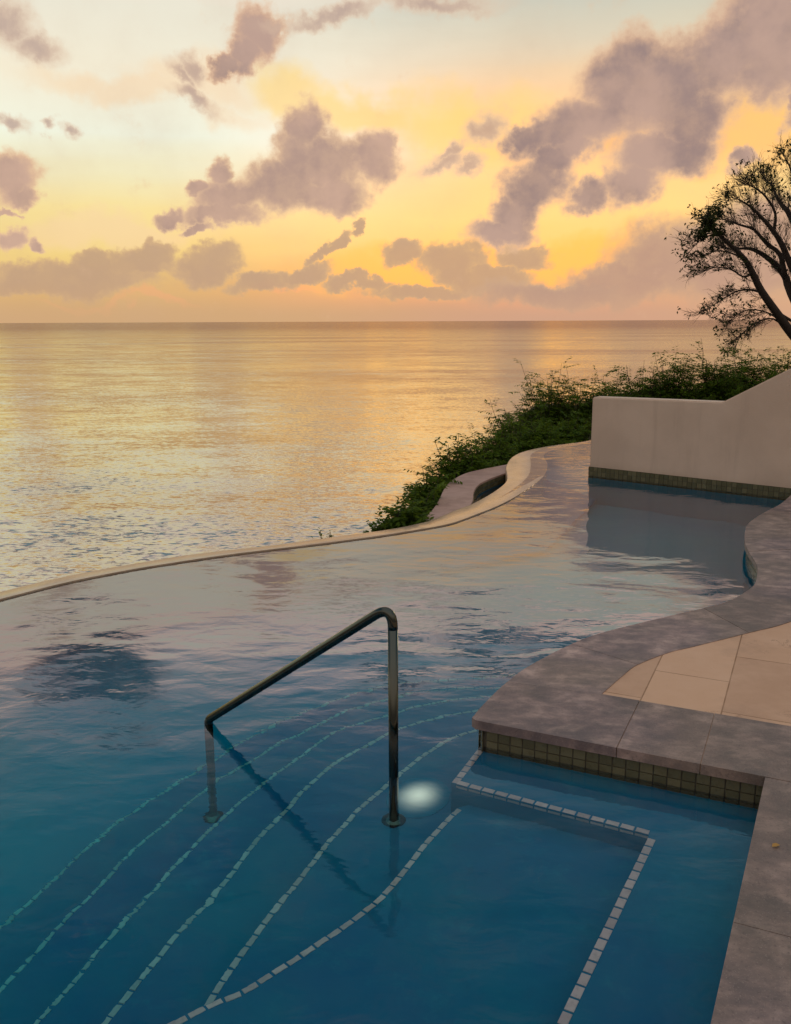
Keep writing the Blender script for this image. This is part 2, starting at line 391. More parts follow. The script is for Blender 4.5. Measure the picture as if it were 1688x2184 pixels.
# ------------------------------------------------------------------ sky
SUN_EL, SUN_AZ = R(4), R(34)
def build_world():
    w = bpy.data.worlds.new('World'); sc.world = w; w.use_nodes = True
    w.cycles.sampling_method = 'NONE'
    t = NT(w.node_tree)
    tc = t.n('ShaderNodeTexCoord'); G = tc.outputs['Generated']
    s = t.n('ShaderNodeSeparateXYZ', i_0=G); X, Y, Z = s.outputs
    az = t.math('ARCTAN2', X, Y)
    hor = t.math('SQRT', t.math('ADD', t.math('MULTIPLY', X, X), t.math('MULTIPLY', Y, Y)))
    el = t.math('ARCTAN2', Z, hor)
    P = t.n('ShaderNodeCombineXYZ', i_0=az, i_1=el).outputs[0]
    # clear-sky colour by elevation
    E45 = R(90)
    def ep(y): return (math.atan((1092 - y) / 1900) - math.atan(407 / 1900)) / E45
    en = t.math('DIVIDE', el, E45, clamp=True)
    streak = t.noise(t.mapping(P, scale=(2.2, 13, 1), rot=(0, 0, -.05)), 1, 5, .55)
    en2 = t.math('ADD', en, t.math('MULTIPLY', t.math('SUBTRACT', streak, .5), .035))
    left = t.ramp(en2, [(0, lin((214, 170, 122))), (ep(610), lin((226, 182, 118))), (ep(540), lin((246, 214, 134))), (ep(460), lin((250, 226, 156))), (ep(390), lin((244, 234, 190))),
                       (ep(300), lin((244, 247, 226))), (ep(180), lin((246, 238, 214))), (ep(20), lin((236, 231, 212))), (.215, (.98, .74, .64, 1)), (.24, (.60, .52, .54, 1)), (.27, (.24, .34, .40, 1)), (.33, lin((86, 138, 158))), (.46, lin((34, 108, 138))), (.56, lin((190, 184, 184))), (1, lin((206, 198, 196)))])
    right = t.ramp(en2, [(0, lin((208, 162, 132))), (ep(610), lin((240, 186, 112))), (ep(540), lin((252, 208, 116))), (ep(460), lin((250, 220, 140))), (ep(330), lin((252, 214, 146))),
                        (ep(230), lin((250, 214, 156))), (ep(120), lin((226, 214, 186))), (ep(0), lin((202, 204, 190))), (.215, (1.1, .76, .62, 1)), (.24, (.62, .52, .52, 1)), (.27, (.24, .33, .39, 1)), (.33, lin((86, 136, 156))), (.46, lin((34, 106, 136))), (.56, lin((190, 184, 184))), (1, lin((206, 198, 196)))])
    lr = t.sstep(t.math('ADD', az, t.math('MULTIPLY', t.math('SUBTRACT', streak, .5), .3)), -.14, .14)
    sky = t.mix(lr, left, right)
    def spot(px, py, rx, ry, rot=0, coord=P):
        a, e = azel(px, py)
        q = t.mapping(coord, loc=(a, e, 0), rot=(0, 0, R(rot)), scale=(rx / 1900, ry / 1900, 1), typ='TEXTURE')
        return t.n('ShaderNodeTexGradient', gradient_type='SPHERICAL', i_0=q).outputs['Fac' if False else 1]
    n1 = t.noise(P, 14, 4, .55, out=1); n2 = t.noise(P, 70, 4, .6, out=1)
    cen = (.5, .5, .5)
    warpS = t.vmath('ADD', P, t.vmath('SCALE', t.vmath('SUBTRACT', n1, cen), scale=.09))
    def glow(sky, lst, col, k=1.0):
        acc = None
        for a in lst:
            q = spot(*a, coord=warpS); acc = q if acc is None else t.math('MAXIMUM', acc, q)
        return t.mix(t.sstep(acc, 0, .75, 0, k), sky, col)
    sky = glow(sky, [(620, 185, 110, 75, -25), (760, 225, 260, 60, -8), (1000, 260, 220, 90, 0)], lin((255, 218, 126)), .7)
    sky = glow(sky, [(1620, 270, 260, 70, 0), (1500, 260, 200, 50, 5), (1350, 300, 150, 40, 20)], lin((255, 202, 118)), .85)
    sky = glow(sky, [(230, 490, 300, 45, 2), (300, 190, 320, 40, -8), (420, 170, 160, 60, 0)], lin((250, 214, 170)), .55)
    sky = glow(sky, [(330, 636, 130, 12, 3), (620, 610, 120, 14, 6), (190, 640, 120, 12, 2)], lin((246, 176, 122)), .6)
    sky = glow(sky, [(930, 580, 420, 60, 0), (1240, 560, 240, 60, 8)], lin((255, 200, 96)), .8)
    # the glow round the hidden sun is brighter than the picture can hold in red
    ga, ge = azel(1080, 560)
    q = t.mapping(P, loc=(ga, ge, 0), scale=(R(24), R(15), 1), typ='TEXTURE')
    gl_ = t.sstep(t.n('ShaderNodeTexGradient', gradient_type='SPHERICAL', i_0=q).outputs[1], 0, .8)
    sky = t.mix(gl_, sky, t.mix(1, sky, (1.42, 1.05, .98, 1), 'MULTIPLY'))
    # clouds: clusters of soft lobes, with broken edges
    warp = t.vmath('ADD', P, t.vmath('ADD', t.vmath('SCALE', t.vmath('SUBTRACT', n1, cen), scale=.050), t.vmath('SCALE', t.vmath('SUBTRACT', n2, cen), scale=.022)))
    n3 = t.noise(P, 32, 9, .62); n4 = t.noise(P, 9, 5, .55)
    def cloud(lst):
        acc = None
        for a in lst:
            q = spot(*a, coord=warp); acc = q if acc is None else t.math('SMOOTH_MAX', acc, q, .08)
        return t.math('MULTIPLY', acc, 1.0)
    def shade(sky, m, body, edge, lo=.06, hi=.30, nz=.55, k=1.0, body2=None):
        nz *= 1.1; hi += .22; lo += .07
        d = t.math('ADD', m, t.math('MULTIPLY', t.math('SUBTRACT', n3, .5), nz))
        d = t.math('MULTIPLY', d, t.sstep(m, 0, .06))
        halo = t.math('MULTIPLY', t.sstep(t.math('ADD', m, t.math('MULTIPLY', t.math('SUBTRACT', n4, .5), .35)), .0, .40), .22 * k)
        sky = t.mix(halo, sky, t.mix(.35, edge, body))
        a = t.sstep(d, lo, hi, 0, k); core = t.sstep(d, lo + .04, hi + .22)
        col = t.mix(core, edge, body)
        col = t.mix(t.sstep(n3, .35, .65, .22, 0), col, edge)
        if body2: col = t.mix(t.sstep(n4, .40, .62), col, t.mix(core, edge, body2))
        return t.mix(a, sky, col)
    # low bank on the horizon
    low = cloud([(150, 592, 230, 44), (215, 560, 70, 34), (300, 556, 100, 42, 10), (60, 604, 130, 32), (335, 535, 55, 34, 10), (440, 560, 85, 45, 8), (560, 600, 100, 28), (650, 585, 80, 22, 10), (705, 535, 75, 16, 32), (765, 490, 16, 26),
                 (762, 600, 90, 22), (862, 542, 66, 34, 10), (965, 562, 90, 48), (1040, 596, 120, 32), (1110, 550, 78, 34), (900, 618, 150, 22), (1200, 622, 180, 26)])
    sky = shade(sky, low, lin((192, 158, 130)), lin((214, 176, 132)), .02, .16, .42, .9)
    bank = cloud([(1440, 545, 190, 95, 14), (1560, 560, 300, 130), (1330, 600, 190, 50), (1620, 500, 170, 110), (1220, 625, 300, 40)])
    sky = shade(sky, bank, lin((186, 150, 132)), lin((210, 172, 138)), .04, .32, .35, .95)
    hz = t.sstep(t.math('ADD', el, t.math('MULTIPLY', t.math('SUBTRACT', n4, .5), .03)), R(.2), R(2.4), .85, 0)
    sky = t.mix(hz, sky, t.mix(lr, lin((208, 168, 124)), lin((204, 162, 134))))
    mid = cloud([(655, 268, 62, 66), (640, 330, 84, 84), (705, 345, 96, 80), (610, 395, 130, 76), (695, 415, 120, 58), (510, 420, 120, 56, 8), (480, 462, 120, 34), (372, 456, 54, 24, 5), (795, 345, 70, 74, 20), (820, 320, 40, 50),
                 (478, 362, 36, 46), (425, 395, 40, 26), (425, 490, 44, 13), (20, 368, 80, 62), (60, 405, 50, 28), (15, 500, 44, 28), (75, 520, 26, 18), (10, 440, 36, 10)])
    sky = shade(sky, mid, lin((176, 146, 135)), lin((240, 200, 158)), .01, .20, .42, .97, lin((206, 170, 150)))
    upper = cloud([(556, 62, 72, 62), (520, 112, 62, 46, 45), (480, 138, 54, 26, 20), (590, 48, 40, 26),
                   (1330, 165, 130, 105, 10), (1250, 265, 150, 78, 10), (1420, 200, 160, 125, 20), (1550, 120, 160, 100, 20), (1660, 50, 160, 120), (1180, 285, 130, 50, 10), (1118, 292, 60, 34), (1640, 140, 130, 90), (1480, 250, 120, 80, 10), (1225, 320, 80, 44),
                   (1400, 330, 120, 66, 10), (1350, 395, 84, 62, 25), (1452, 322, 86, 50, 10), (1248, 425, 66, 42, 10), (1145, 390, 100, 84, 20), (1105, 450, 86, 74, 30), (1062, 500, 104, 42), (1165, 345, 70, 44),
                   (1580, 330, 34, 26), (1688, 215, 26, 70)])
    sky = shade(sky, upper, lin((154, 131, 128)), lin((236, 192, 154)), .01, .24, .46, .97, lin((190, 158, 144)))
    wisp = cloud([(930, 8, 210, 30), (700, 30, 180, 26, 8), (0, 30, 90, 60), (80, 90, 90, 40), (150, 270, 30, 24), (100, 250, 22, 16), (20, 250, 40, 24), (405, 150, 50, 30, -50), (385, 165, 60, 20, -55), (415, 222, 70, 26, -15), (1040, 262, 76, 46, 20), (1030, 270, 50, 40), (1010, 340, 60, 26, 30), (960, 320, 70, 22, 25), (940, 350, 90, 24, 20)])
    sky = shade(sky, wisp, lin((184, 156, 144)), lin((232, 202, 172)), .06, .55, .6, .8)
    # clouds above the frame, seen only in the pool
    hi_l = cloud([(a, 2184 - 0, rx, ry) if False else (a, y, rx, ry) for a, y, rx, ry in
                  [(60, -170, 190, 90), (140, -240, 120, 90), (820, -170, 120, 40), (1080, -120, 180, 50), (1300, -180, 220, 60)]])
    sky = shade(sky, hi_l, lin((48, 56, 66)), lin((150, 134, 134)), .08, .34, .5, .95)
    # high, broken, dim cover over the rest of the dome
    gen = t.noise(t.mapping(G, scale=(1, 1, 1.6)), 2.2, 7, .58)
    gm = t.math('MULTIPLY', t.sstep(gen, .46, .62), t.math('MAXIMUM', t.sstep(el, R(21), R(30)), t.sstep(t.math('ABSOLUTE', az), R(30), R(42))))
    sky = t.mix(t.math('MULTIPLY', t.math('MULTIPLY', gm, t.sstep(el, R(40), R(50), 1, 0)), .6), sky, lin((46, 86, 112)))
    # dusk side of the sky, away from the sunset
    back = t.sstep(Y, -.45, .30, 1, 0)
    sky = t.mix(back, sky, t.mix(t.sstep(el, R(10), R(60)), lin((224, 192, 172)), lin((206, 198, 196))))
    low_back = t.math('MULTIPLY', t.sstep(Y, -.3, .3, 1, 0), t.sstep(el, R(4), R(24), 1, 0))
    sky = t.mix(low_back, sky, lin((120, 106, 98)))
    nish = t.n('ShaderNodeTexSky', sky_type='NISHITA', sun_disc=False); nish.sun_elevation = SUN_EL; nish.sun_rotation = SUN_AZ
    bg = t.n('ShaderNodeBackground'); t.set(bg.inputs[0], sky); bg.inputs[1].default_value = 1.0
    bg2 = t.n('ShaderNodeBackground'); t.t.links.new(nish.outputs[0], bg2.inputs[0]); bg2.inputs[1].default_value = .0012
    ad = t.n('ShaderNodeAddShader'); t.t.links.new(bg.outputs[0], ad.inputs[0]); t.t.links.new(bg2.outputs[0], ad.inputs[1])
    o = t.n('ShaderNodeOutputWorld'); t.t.links.new(ad.outputs[0], o.inputs[0])
build_world()
sl = bpy.data.lights.new('sun', 'SUN'); sl.energy = .5; sl.angle = R(12); sl.color = (1, .72, .42)
so = bpy.data.objects.new('sun', sl); C.objects.link(so)
sd = Vector((math.sin(SUN_AZ) * math.cos(SUN_EL), math.cos(SUN_AZ) * math.cos(SUN_EL), math.sin(SUN_EL)))
so.rotation_euler = sd.to_track_quat('Z', 'Y').to_euler(); so.location = (0, 0, 30)

# ------------------------------------------------------------------ plan lines of the pool (metres, water at z = 0)
def lead(p0, p1):
    d = (W(*p0) - W(*p1)).normalized(); a = W(*p0) + d * 1.1 + Vector((0, -.02, 0)); b = a + d * 1.1 + Vector((0, -.12, 0))
    return [Vector((b.x - 1.6, .5, 0)), Vector((b.x - 1.2, b.y - 1.5, 0)), b, a]
wi = lead((0, 1281), (129, 1248)) + [W(*p) for p in ((0, 1281), (129, 1248), (224, 1228), (336, 1208), (505, 1183), (673, 1163), (801, 1146), (890, 1132), (959, 1119), (1011, 1101), (1074, 1075), (1127, 1043), (1160, 1015), (1168, 991), (1160, 972), (1175, 961), (1215, 951), (1257, 944))] + [Vector((3.7, 14.1, 0)), Vector((4.6, 13.9, 0)), Vector((5.3, 12.6, 0))]
wo = [p + Vector((-.1, .25, 0)) for p in lead((0, 1281), (129, 1248))] + [W(*p) for p in ((0, 1259), (112, 1233), (224, 1210), (336, 1191), (449, 1174), (617, 1155), (801, 1130), (896, 1110), (974, 1080), (1009, 1067), (1053, 1043), (1079, 1022), (1083, 1007), (1081, 986), (1095, 967), (1127, 954), (1185, 943), (1257, 933))] + [Vector((3.8, 14.6, 0)), Vector((5.0, 14.4, 0)), Vector((5.9, 12.8, 0))]
WI = cr([Vector(p) for p in wi], 8); WO = cr([Vector(p) for p in wo], 8)
zd = .12
ci_px = [(1688, 1055), (1663, 1076), (1625, 1096), (1597, 1116), (1589, 1133), (1589, 1157), (1597, 1176), (1609, 1195), (1615, 1208), (1615, 1227), (1608, 1248), (1582, 1267), (1545, 1285), (1491, 1299), (1425, 1314), (1358, 1330), (1291, 1347), (1238, 1365), (1180, 1392), (1120, 1425), (1075, 1460), (1040, 1493), (1018, 1517), (1005, 1535)]
CI = cr([W(1730, 1020, zd), W(1705, 1040, zd)] + [W(*p, zd) for p in ci_px], 6)
co = [Vector((5.4, 8.4, zd)), Vector((4.3, 7.9, zd)), Vector((3.5, 7.2, zd)), Vector((3.15, 6.5, zd)), Vector((3.12, 5.9, zd)), Vector((2.75, 5.15, zd))] + [W(*p, zd) for p in ((1688, 1325), (1598, 1349), (1478, 1379), (1428, 1391), (1361, 1417), (1327, 1443), (1284, 1480))]
CO = cr(co, 6)
TIP = W(1005, 1535, zd); COR = CC.copy()
U = D1; V = D2                      # V towards the viewer
wall_L = W(1257, 1015); wall_R = W(1665, 1062)
wd = (wall_R - wall_L).normalized(); wn = Vector((-wd.y, wd.x, 0))
if wn.y < 0: wn = -wn
NEAR = .6
colb = COR + (W(1515, 2184, zd) - COR).normalized() * 10
def on_col(y):
    d = (W(1515, 2184, zd) - COR); return COR + d * ((y - COR.y) / d.y)
near_corner = on_col(NEAR)

pR = W(840, 1655); pL = W(445, 1540)
Z5 = depth_of(839, 1750, pR.y); Z2 = depth_of(452, 1741, pL.y)
dz = (Z2 - Z5) / 3

FL = Z2 + dz * 2.6
# ------------------------------------------------------------------ pool
pool = empty('swimming_pool', (0, 3, -1.2), 'blue curved infinity swimming pool with white tile edged underwater steps', 'swimming pool')
water_outline = [p.lerp(q, .4) for p, q in zip(WI, WO)] + [wall_L + wd * 4 + wn * 3, wall_L + wd * 5]
deckside = [p + Vector((0, 0, 0)) for p in offset(CI, .25)]      # left of travel = under the deck
water_outline += [Vector((p.x, p.y, 0)) for p in deckside[6:]][:-18]
water_outline += [TIP + U * .9 - V * .25, COR + U * .25 - V * .25, near_corner + U * .25 + V * .1, Vector((-6.4, NEAR - .2, 0))]
bm = bmesh.new(); prism(bm, [(p.x, p.y) for p in water_outline], FL - .02, 0.0)

tag(obj('pool_water', bm, M['water']), kind='structure')

# basin: floor plus side walls
basin = [p.lerp(q, .5) for p, q in zip(WI, WO)] + [wall_L + wd * 4.5 + wn * 3.5, Vector((6.5, 7.0, 0)), Vector((3, 2, 0)), Vector((1.5, .2, 0)), Vector((-6.5, .2, 0))]
bm = bmesh.new(); prism(bm, [(p.x, p.y) for p in basin], FL - .3, FL)
def ribbon(bm, pts, z0, z1):
    a = [bm.verts.new((p.x, p.y, z0)) for p in pts]; b = [bm.verts.new((p.x, p.y, z1)) for p in pts]
    for i in range(len(a) - 1): bm.faces.new((a[i], a[i + 1], b[i + 1], b[i]))
SET = .025
wall_line = offset(CI, SET)[6:]
tipw = TIP + U * .045 - V * SET
face_line = [p for p in wall_line if (p - TIP).length > .07] + [tipw, COR + U * SET - V * SET, near_corner + U * SET, Vector((near_corner.x + .1, NEAR - .02, 0)), Vector((-6.4, NEAR - .02, 0))]
ribbon(bm, face_line, FL, .078)
ribbon(bm, [p.lerp(q, .02) for p, q in zip(WI, WO)], FL, -.02)
obj('basin', bm, M['floor'], pool)

# underwater steps, each with its row of white nosing tiles
L = {
 1: (Z2 + dz, [(0, 1975), (81, 1905), (168, 1821), (247, 1754), (336, 1692), (437, 1630), (505, 1586), (561, 1555), (662, 1513), (757, 1479), (841, 1459), (947, 1449), (1030, 1444), (1085, 1443)]),
 2: (Z2, [(0, 2107), (56, 2045), (146, 1950), (224, 1872), (269, 1821), (336, 1765), (443, 1675), (527, 1625), (589, 1586), (673, 1546), (729, 1518), (813, 1493), (897, 1474), (965, 1466), (1062, 1464)]),
 3: (Z2 - dz, [(70, 2183), (140, 2107), (224, 2001), (303, 1922), (365, 1849), (404, 1810), (477, 1737), (550, 1675), (617, 1628), (701, 1566), (785, 1535), (875, 1507), (947, 1493), (1047, 1482)]),
 4: (Z2 - 2 * dz, [(216, 2183), (303, 2076), (365, 2001), (426, 1933), (477, 1877), (516, 1827), (550, 1782), (606, 1726), (639, 1687), (707, 1630), (774, 1591), (852, 1552), (947, 1524), (1026, 1510)]),
 5: (Z5, [(432, 2146), (482, 2068), (538, 1992), (594, 1922), (662, 1838), (707, 1782), (757, 1729), (796, 1694), (830, 1664), (897, 1611), (947, 1581), (985, 1564), (1023, 1554)]),
 6: (Z5 - dz, [(359, 2183), (443, 2141), (505, 2115), (566, 2079), (662, 2017), (746, 1961), (802, 1916), (841, 1874), (897, 1804), (947, 1750), (975, 1724)]),
}
def tiles(bm, pts, z, side, w=.025):
    """side -1: tread lies right of travel"""
    c = offset(pts, side * .0125)
    for p, t_ in even(c, .0535):
        j = rnd.uniform(-.0015, .0015)
        box_at(bm, p + t_ * .024, t_, .0488 + j, w, z - .03, z + .003 + rnd.uniform(-.001, .001), .002)
def solid(name, pts, close, z, part_of, k):
    bm = bmesh.new(); prism(bm, [(p.x, p.y) for p in pts] + close, FL - .01 + .001 * k, z)
    return obj(name, bm, M['plaster'], part_of)
six = None
for k in (6, 5, 4, 3, 2, 1):
    z, px = L[k]
    pts = cr([WU(*p, z) for p in px], 6)
    if k == 6: six = pts
    a = pts[0]; d = (pts[0] - pts[3]).normalized()
    if k == 5:
        j = min(range(len(six)), key=lambda i: (six[i] - a).length)
        start = [Vector((p.x, p.y, z)) + Vector((-.012, .012, 0)) for p in [six[0] + (six[0] - six[4]).normalized() * 1.1] + six[:max(j, 1)]]
    elif k == 6: start = [a + d * 1.1]
    else: start = [a + d * (.8 + .1 * k)]
    e = pts[-1]; ed = (pts[-1] - pts[-4]).normalized()
    end = [e + ed * .12, e + ed * .2 + Vector((.2, 0, 0))]
    full = start + pts + end
    s0 = full[0]
    if k == 6: full = start + pts + [pts[-1] + Vector((.25, .12, 0)), WU(1031, 1583, z) + Vector((.15, .25, 0))]
    st = solid('step', full, [(1.75, 3.6), (1.75, 2.8), (1.2, .52), (s0.x - .3, .52)], z, pool, k)
    bm = bmesh.new(); tiles(bm, pts if k in (5, 6) else start + pts, z, -1, .019 if k < 4 else .023)
    if k == 6:
        bm2 = bm; tiles(bm2, [start[0], pts[0]], z, -1)
    tl = obj('nosing_tiles', bm, M['white_tile'], pool)
    tl.parent = st; tl.matrix_parent_inverse = Matrix.Identity(4)
zs = min(Z5 - dz * 1.85, -.05)
sh = [WU(1036, 1577, zs), WU(963, 1670, zs), WU(1385, 1781, zs), WU(1187, 2184, zs)]
sh.append(sh[3] + (sh[3] - sh[2]).normalized() * 1.4)
bm = bmesh.new(); prism(bm, [(p.x, p.y) for p in sh] + [(1.3, .51), (1.78, 2.8), (1.78, 3.62), (sh[0].x + .12, sh[0].y + .14)], FL - .002, zs)
st = obj('seat_shelf', bm, M['plaster'], pool)
bm = bmesh.new()
for k, (a, b) in enumerate(zip(sh, sh[1:])):
    d = (b - a).normalized(); n_ = Vector((-d.y, d.x, 0))
    a = a + d * (.0 if k == 0 else .018) + n_ * .014; b = b - d * (.0 if k < 2 else 0)
    m_ = max(1, round((b - a).length / .0535)); st_ = (b + n_ * .014 - a).length / m_
    for i in range(m_):
        box_at(bm, a + d * st_ * (i + .5), d, st_ - .0048, .030, zs - .03, zs + .003 + rnd.uniform(-.001, .001), .002)
tl = obj('nosing_tiles', bm, M['white_tile'], pool); tl.parent = st; tl.matrix_parent_inverse = Matrix.Identity(4)

# waterline mosaic under the coping
def mosaic(bm, line, ztop, rows, out, flip=1):
    """small tiles standing on a vertical face; out = distance proud (right of travel)"""
    for p, t_ in even(line, .0525):
        n = Vector((t_.y, -t_.x, 0)).normalized() * flip
        tt = Vector((t_.x, t_.y, 0)).normalized()
        for r in range(rows):
            z1 = ztop - r * .0525; z0 = z1 - .048
            c = p + tt * .026
            vs = []
            for s, zz in ((-1, z0), (1, z0), (1, z1), (-1, z1)):
                q = c + tt * (s * .0238) + n * out; vs.append(bm.verts.new((q.x, q.y, zz)))
            bk = [bm.verts.new(v.co - n * .004) for v in vs]
            bm.faces.new(vs)
            for i in range(4):
                j = (i + 1) % 4; bm.faces.new((vs[j], vs[i], bk[i], bk[j]))
bm = bmesh.new(); mosaic(bm, face_line[:-1], .081, 4, .006); ob = obj('waterline_tiles', bm, M['band_tile'], pool)
bm = bmesh.new(); ribbon(bm, offset(face_line[:-1], -.003), -.085, .078); obj('tile_grout', bm, M['grout'], pool)

# infinity edge: level crest that slopes outward, wet render
bm = bmesh.new()
n = len(WI); prev = None
for i in range(n):
    a, b = WI[i], WO[i]
    wdt = (b - a).length
    zc = .010 if i < 8 * 14 else max(-.006, .010 - (i - 112) * .0006)
    row = []
    for s in range(0, 9):
        f = s / 8; p = a.lerp(b, f)
        zz = zc - .045 * f ** 1.6 * min(1, wdt / .5)
        row.append(bm.verts.new((p.x, p.y, zz)))
    t_ = (WO[min(i + 1, n - 1)] - WO[max(i - 1, 0)]); nn = Vector((-t_.y, t_.x, 0)).normalized()
    row.insert(0, bm.verts.new((a.x, a.y, -.035)))
    row.append(bm.verts.new((b.x + nn.x * .01, b.y + nn.y * .01, -.07)))
    row.append(bm.verts.new((b.x + nn.x * .01, b.y + nn.y * .01, -3.2)))
    if prev:
        for k in range(len(row) - 1): bm.faces.new((prev[k], row[k], row[k + 1], prev[k + 1]))
    prev = row
obj('infinity_edge', bm, M['weir'], pool)

# ------------------------------------------------------------------ catch basin below the edge
zb = -.11
bo = [W(*p, zb) for p in ((850, 1135), (901, 1107), (924, 1086), (938, 1064), (948, 1043), (964, 1025), (995, 1009), (1037, 999), (1079, 991), (1105, 985))]
bi = [W(*p, zb) for p in ((1000, 1085), (1008.5, 1067), (1011, 1048.7), (1021.7, 1033), (1048, 1020), (1079.5, 1009), (1110, 1002))]
BO = cr(bo, 6); BI = cr(bi, 6)
cb = empty('catch_basin', (bo[4].x, bo[4].y, -1.5), 'small catch basin with a curved pinkish stone rim just beyond the infinity edge', 'basin')
bm = bmesh.new()
prism(bm, [(p.x, p.y) for p in BO] + [(BI[-1].x + .05, BI[-1].y)] + [(p.x, p.y) for p in BI[::-1]] + [(W(930, 1120, zb).x, W(930, 1120, zb).y)], zb - .07, zb)
bmesh.ops.bevel(bm, geom=[e for e in bm.edges if all(abs(v.co.z - zb) < 1e-4 for v in e.verts) and len(e.link_faces) == 2 and e.calc_face_angle(0) > 1], offset=.008, segments=2, affect='EDGES')
obj('rim', bm, M['pink'], cb)
bm = bmesh.new(); ribbon(bm, BI, -1.2, zb - .02); ribbon(bm, [p + Vector((-.02, .0, 0)) for p in offset(BO, -.02)], -3, zb - .03)
prism(bm, [(p.x, p.y) for p in offset(BO, -.03)] + [(2.3, 10), (1.4, 8), (.5, 7.5)], -1.3, -1.2)
obj('basin_wall', bm, M['plaster'], cb)
bm = bmesh.new(); mosaic(bm, BI, zb - .02, 2, .006); obj('waterline_tiles', bm, M['band_tile'], cb)
bm = bmesh.new(); prism(bm, [(p.x, p.y) for p in offset(BI, .03)] + [(WI[128].x, WI[128].y), (.9, 8.6)], -1.19, zb - .13)
tag(obj('basin_water', bm, M['water']), kind='structure')

# ------------------------------------------------------------------ stone coping in slabs
cop = empty('pool_coping', (COR.x, COR.y, 0), 'mottled grey mauve stone coping slabs following the curved pool edge', 'pool coping')
def nearest(line, p): return min(range(len(line)), key=lambda i: (line[i] - p).length)
def slab(pts, edge_flags=None):
    pts = [Vector((p.x, p.y, 0)) for p in pts]
    c = sum(pts, Vector()) / len(pts)
    q = [p + (c - p).normalized() * .0022 for p in pts]
    bm = bmesh.new(); prism(bm, [(p.x, p.y) for p in q], .080, zd + rnd.uniform(-.0008, .0008))
    zt = max(v.co.z for v in bm.verts)
    es = [e for e in bm.edges if all(abs(v.co.z - zt) < 1e-5 for v in e.verts) and len(e.link_faces) == 2 and e.calc_face_angle(0) > 1]
    bmesh.ops.bevel(bm, geom=es, offset=.003, segments=2, affect='EDGES')
    obj('coping_slab', bm, M['stone'], cop)
cuts = [(W(1730, 1020, zd), co[0]), (W(1625, 1096, zd), co[2]), (W(1597, 1176, zd), co[3] + Vector((0, -.2, 0))), (W(1608, 1248, zd), co[5]), (W(1497, 1298, zd), W(1598, 1349, zd)), (W(1216, 1375, zd), W(1361, 1417, zd)), (W(1083, 1455, zd), W(1284, 1480, zd))]
for (a, b), (c, d) in zip(cuts, cuts[1:]):
    i0, i1 = nearest(CI, a), nearest(CI, c); j0, j1 = nearest(CO, b), nearest(CO, d)
    slab(CI[i0:i1 + 1] + CO[j0:j1 + 1][::-1])
i0 = nearest(CI, cuts[-1][0])
lo1 = W(1284, 1480, zd)
def uv(u, v): return COR + U * u + V * v
W_ = .49
nose = [p for p in CI[i0:] if (p - TIP).length > .03]
ja = -.536
slab(nose + [TIP + (TIP - COR).normalized() * 0 + Vector((.004, .018, 0)), TIP + U * .02, uv(ja, 0), uv(ja, -W_), lo1])
slab([uv(ja, 0), uv(-.225, 0), uv(-.225, -W_), uv(ja, -W_)])
slab([uv(-.225, 0), COR, uv(W_, 0), uv(W_, -W_), uv(-.225, -W_)])
colv = (W(1515, 2184, zd) - COR).normalized()
prev = 0
for dd in (.9, 1.8, 2.6):
    a, b = COR + colv * prev, COR + colv * dd
    slab([a, b, b + U * W_, a + U * W_]); prev = dd
for x0 in (-.1, -1.0, -1.9, -2.8, -3.7, -4.6, -5.5):
    if x0 > -6: slab([Vector((x0 + .02 if x0 < -.1 else near_corner.x - .03, NEAR, 0)), Vector((x0 - .88, NEAR, 0)), Vector((x0 - .88, NEAR - .5, 0)), Vector((x0 + .02, NEAR - .5, 0))])
# patio sheet, its edge tucked under the coping
inn = [p.lerp(q, .5) for p, q in zip(CO, [CI[min(int(i / len(CO) * (i0)), i0)] for i in range(len(CO))])]
pin = offset(CO, -.08)
patio = [(p.x, p.y) for p in offset(CI, .012)[:-3]] + [(p.x, p.y) for p in (TIP + U * .03 - V * .012, COR + U * .012 - V * .012, near_corner + U * .012)]
patio += [(near_corner.x, NEAR - .012), (-6.4, NEAR - .012), (-6.4, -5), (12, -5), (12, 1), (9.5, 4.8), (6.5, 7.6)]
bm = bmesh.new(); prism(bm, patio, .084, zd - .004)
tag(obj('patio', bm, M['paver']), kind='structure')

# ------------------------------------------------------------------ stucco wall
def wall_s(px):
    d = ray(px, 1000); # intersect plan
    a = wall_L
    det = d.x * (-wd.y) - d.y * (-wd.x)
    tt = (a.x * (-wd.y) - a.y * (-wd.x)) / det
    p = Vector((d.x * tt, d.y * tt, 0)); return (p - a).dot(wd)
def wall_z(px, py):
    s = wall_s(px); p = wall_L + wd * s; return AY(px, py, p.y).z
s1 = wall_s(1530); s2 = wall_s(1688)
zA, zB, zC = wall_z(1257, 847), wall_z(1530, 858), wall_z(1688, 775)
slope = (zC - zB) / (s2 - s1)
prof = [(0, zA), (s1, zB), (s2, zC), (s2 + 1.2, zC + slope * 1.2), (s2 + 4.5, zC + slope * 1.2)]
th = .20
gw = empty('garden_wall', (wall_L.x, wall_L.y, -1.1), 'cream stucco garden wall with a stepped sloping top standing in the pool', 'wall')
bm = bmesh.new()
rows = []
for s, z in prof:
    p = wall_L + wd * s; q = p + wn * th
    rows.append([bm.verts.new((p.x, p.y, FL - .2)), bm.verts.new((p.x, p.y, z)), bm.verts.new((q.x, q.y, z)), bm.verts.new((q.x, q.y, FL - .2))])
for a, b in zip(rows, rows[1:]):
    for k in range(4):
        j = (k + 1) % 4; bm.faces.new((a[k], b[k], b[j], a[j]))
bm.faces.new(rows[0]); bm.faces.new(rows[-1][::-1])
bmesh.ops.recalc_face_normals(bm, faces=bm.faces)
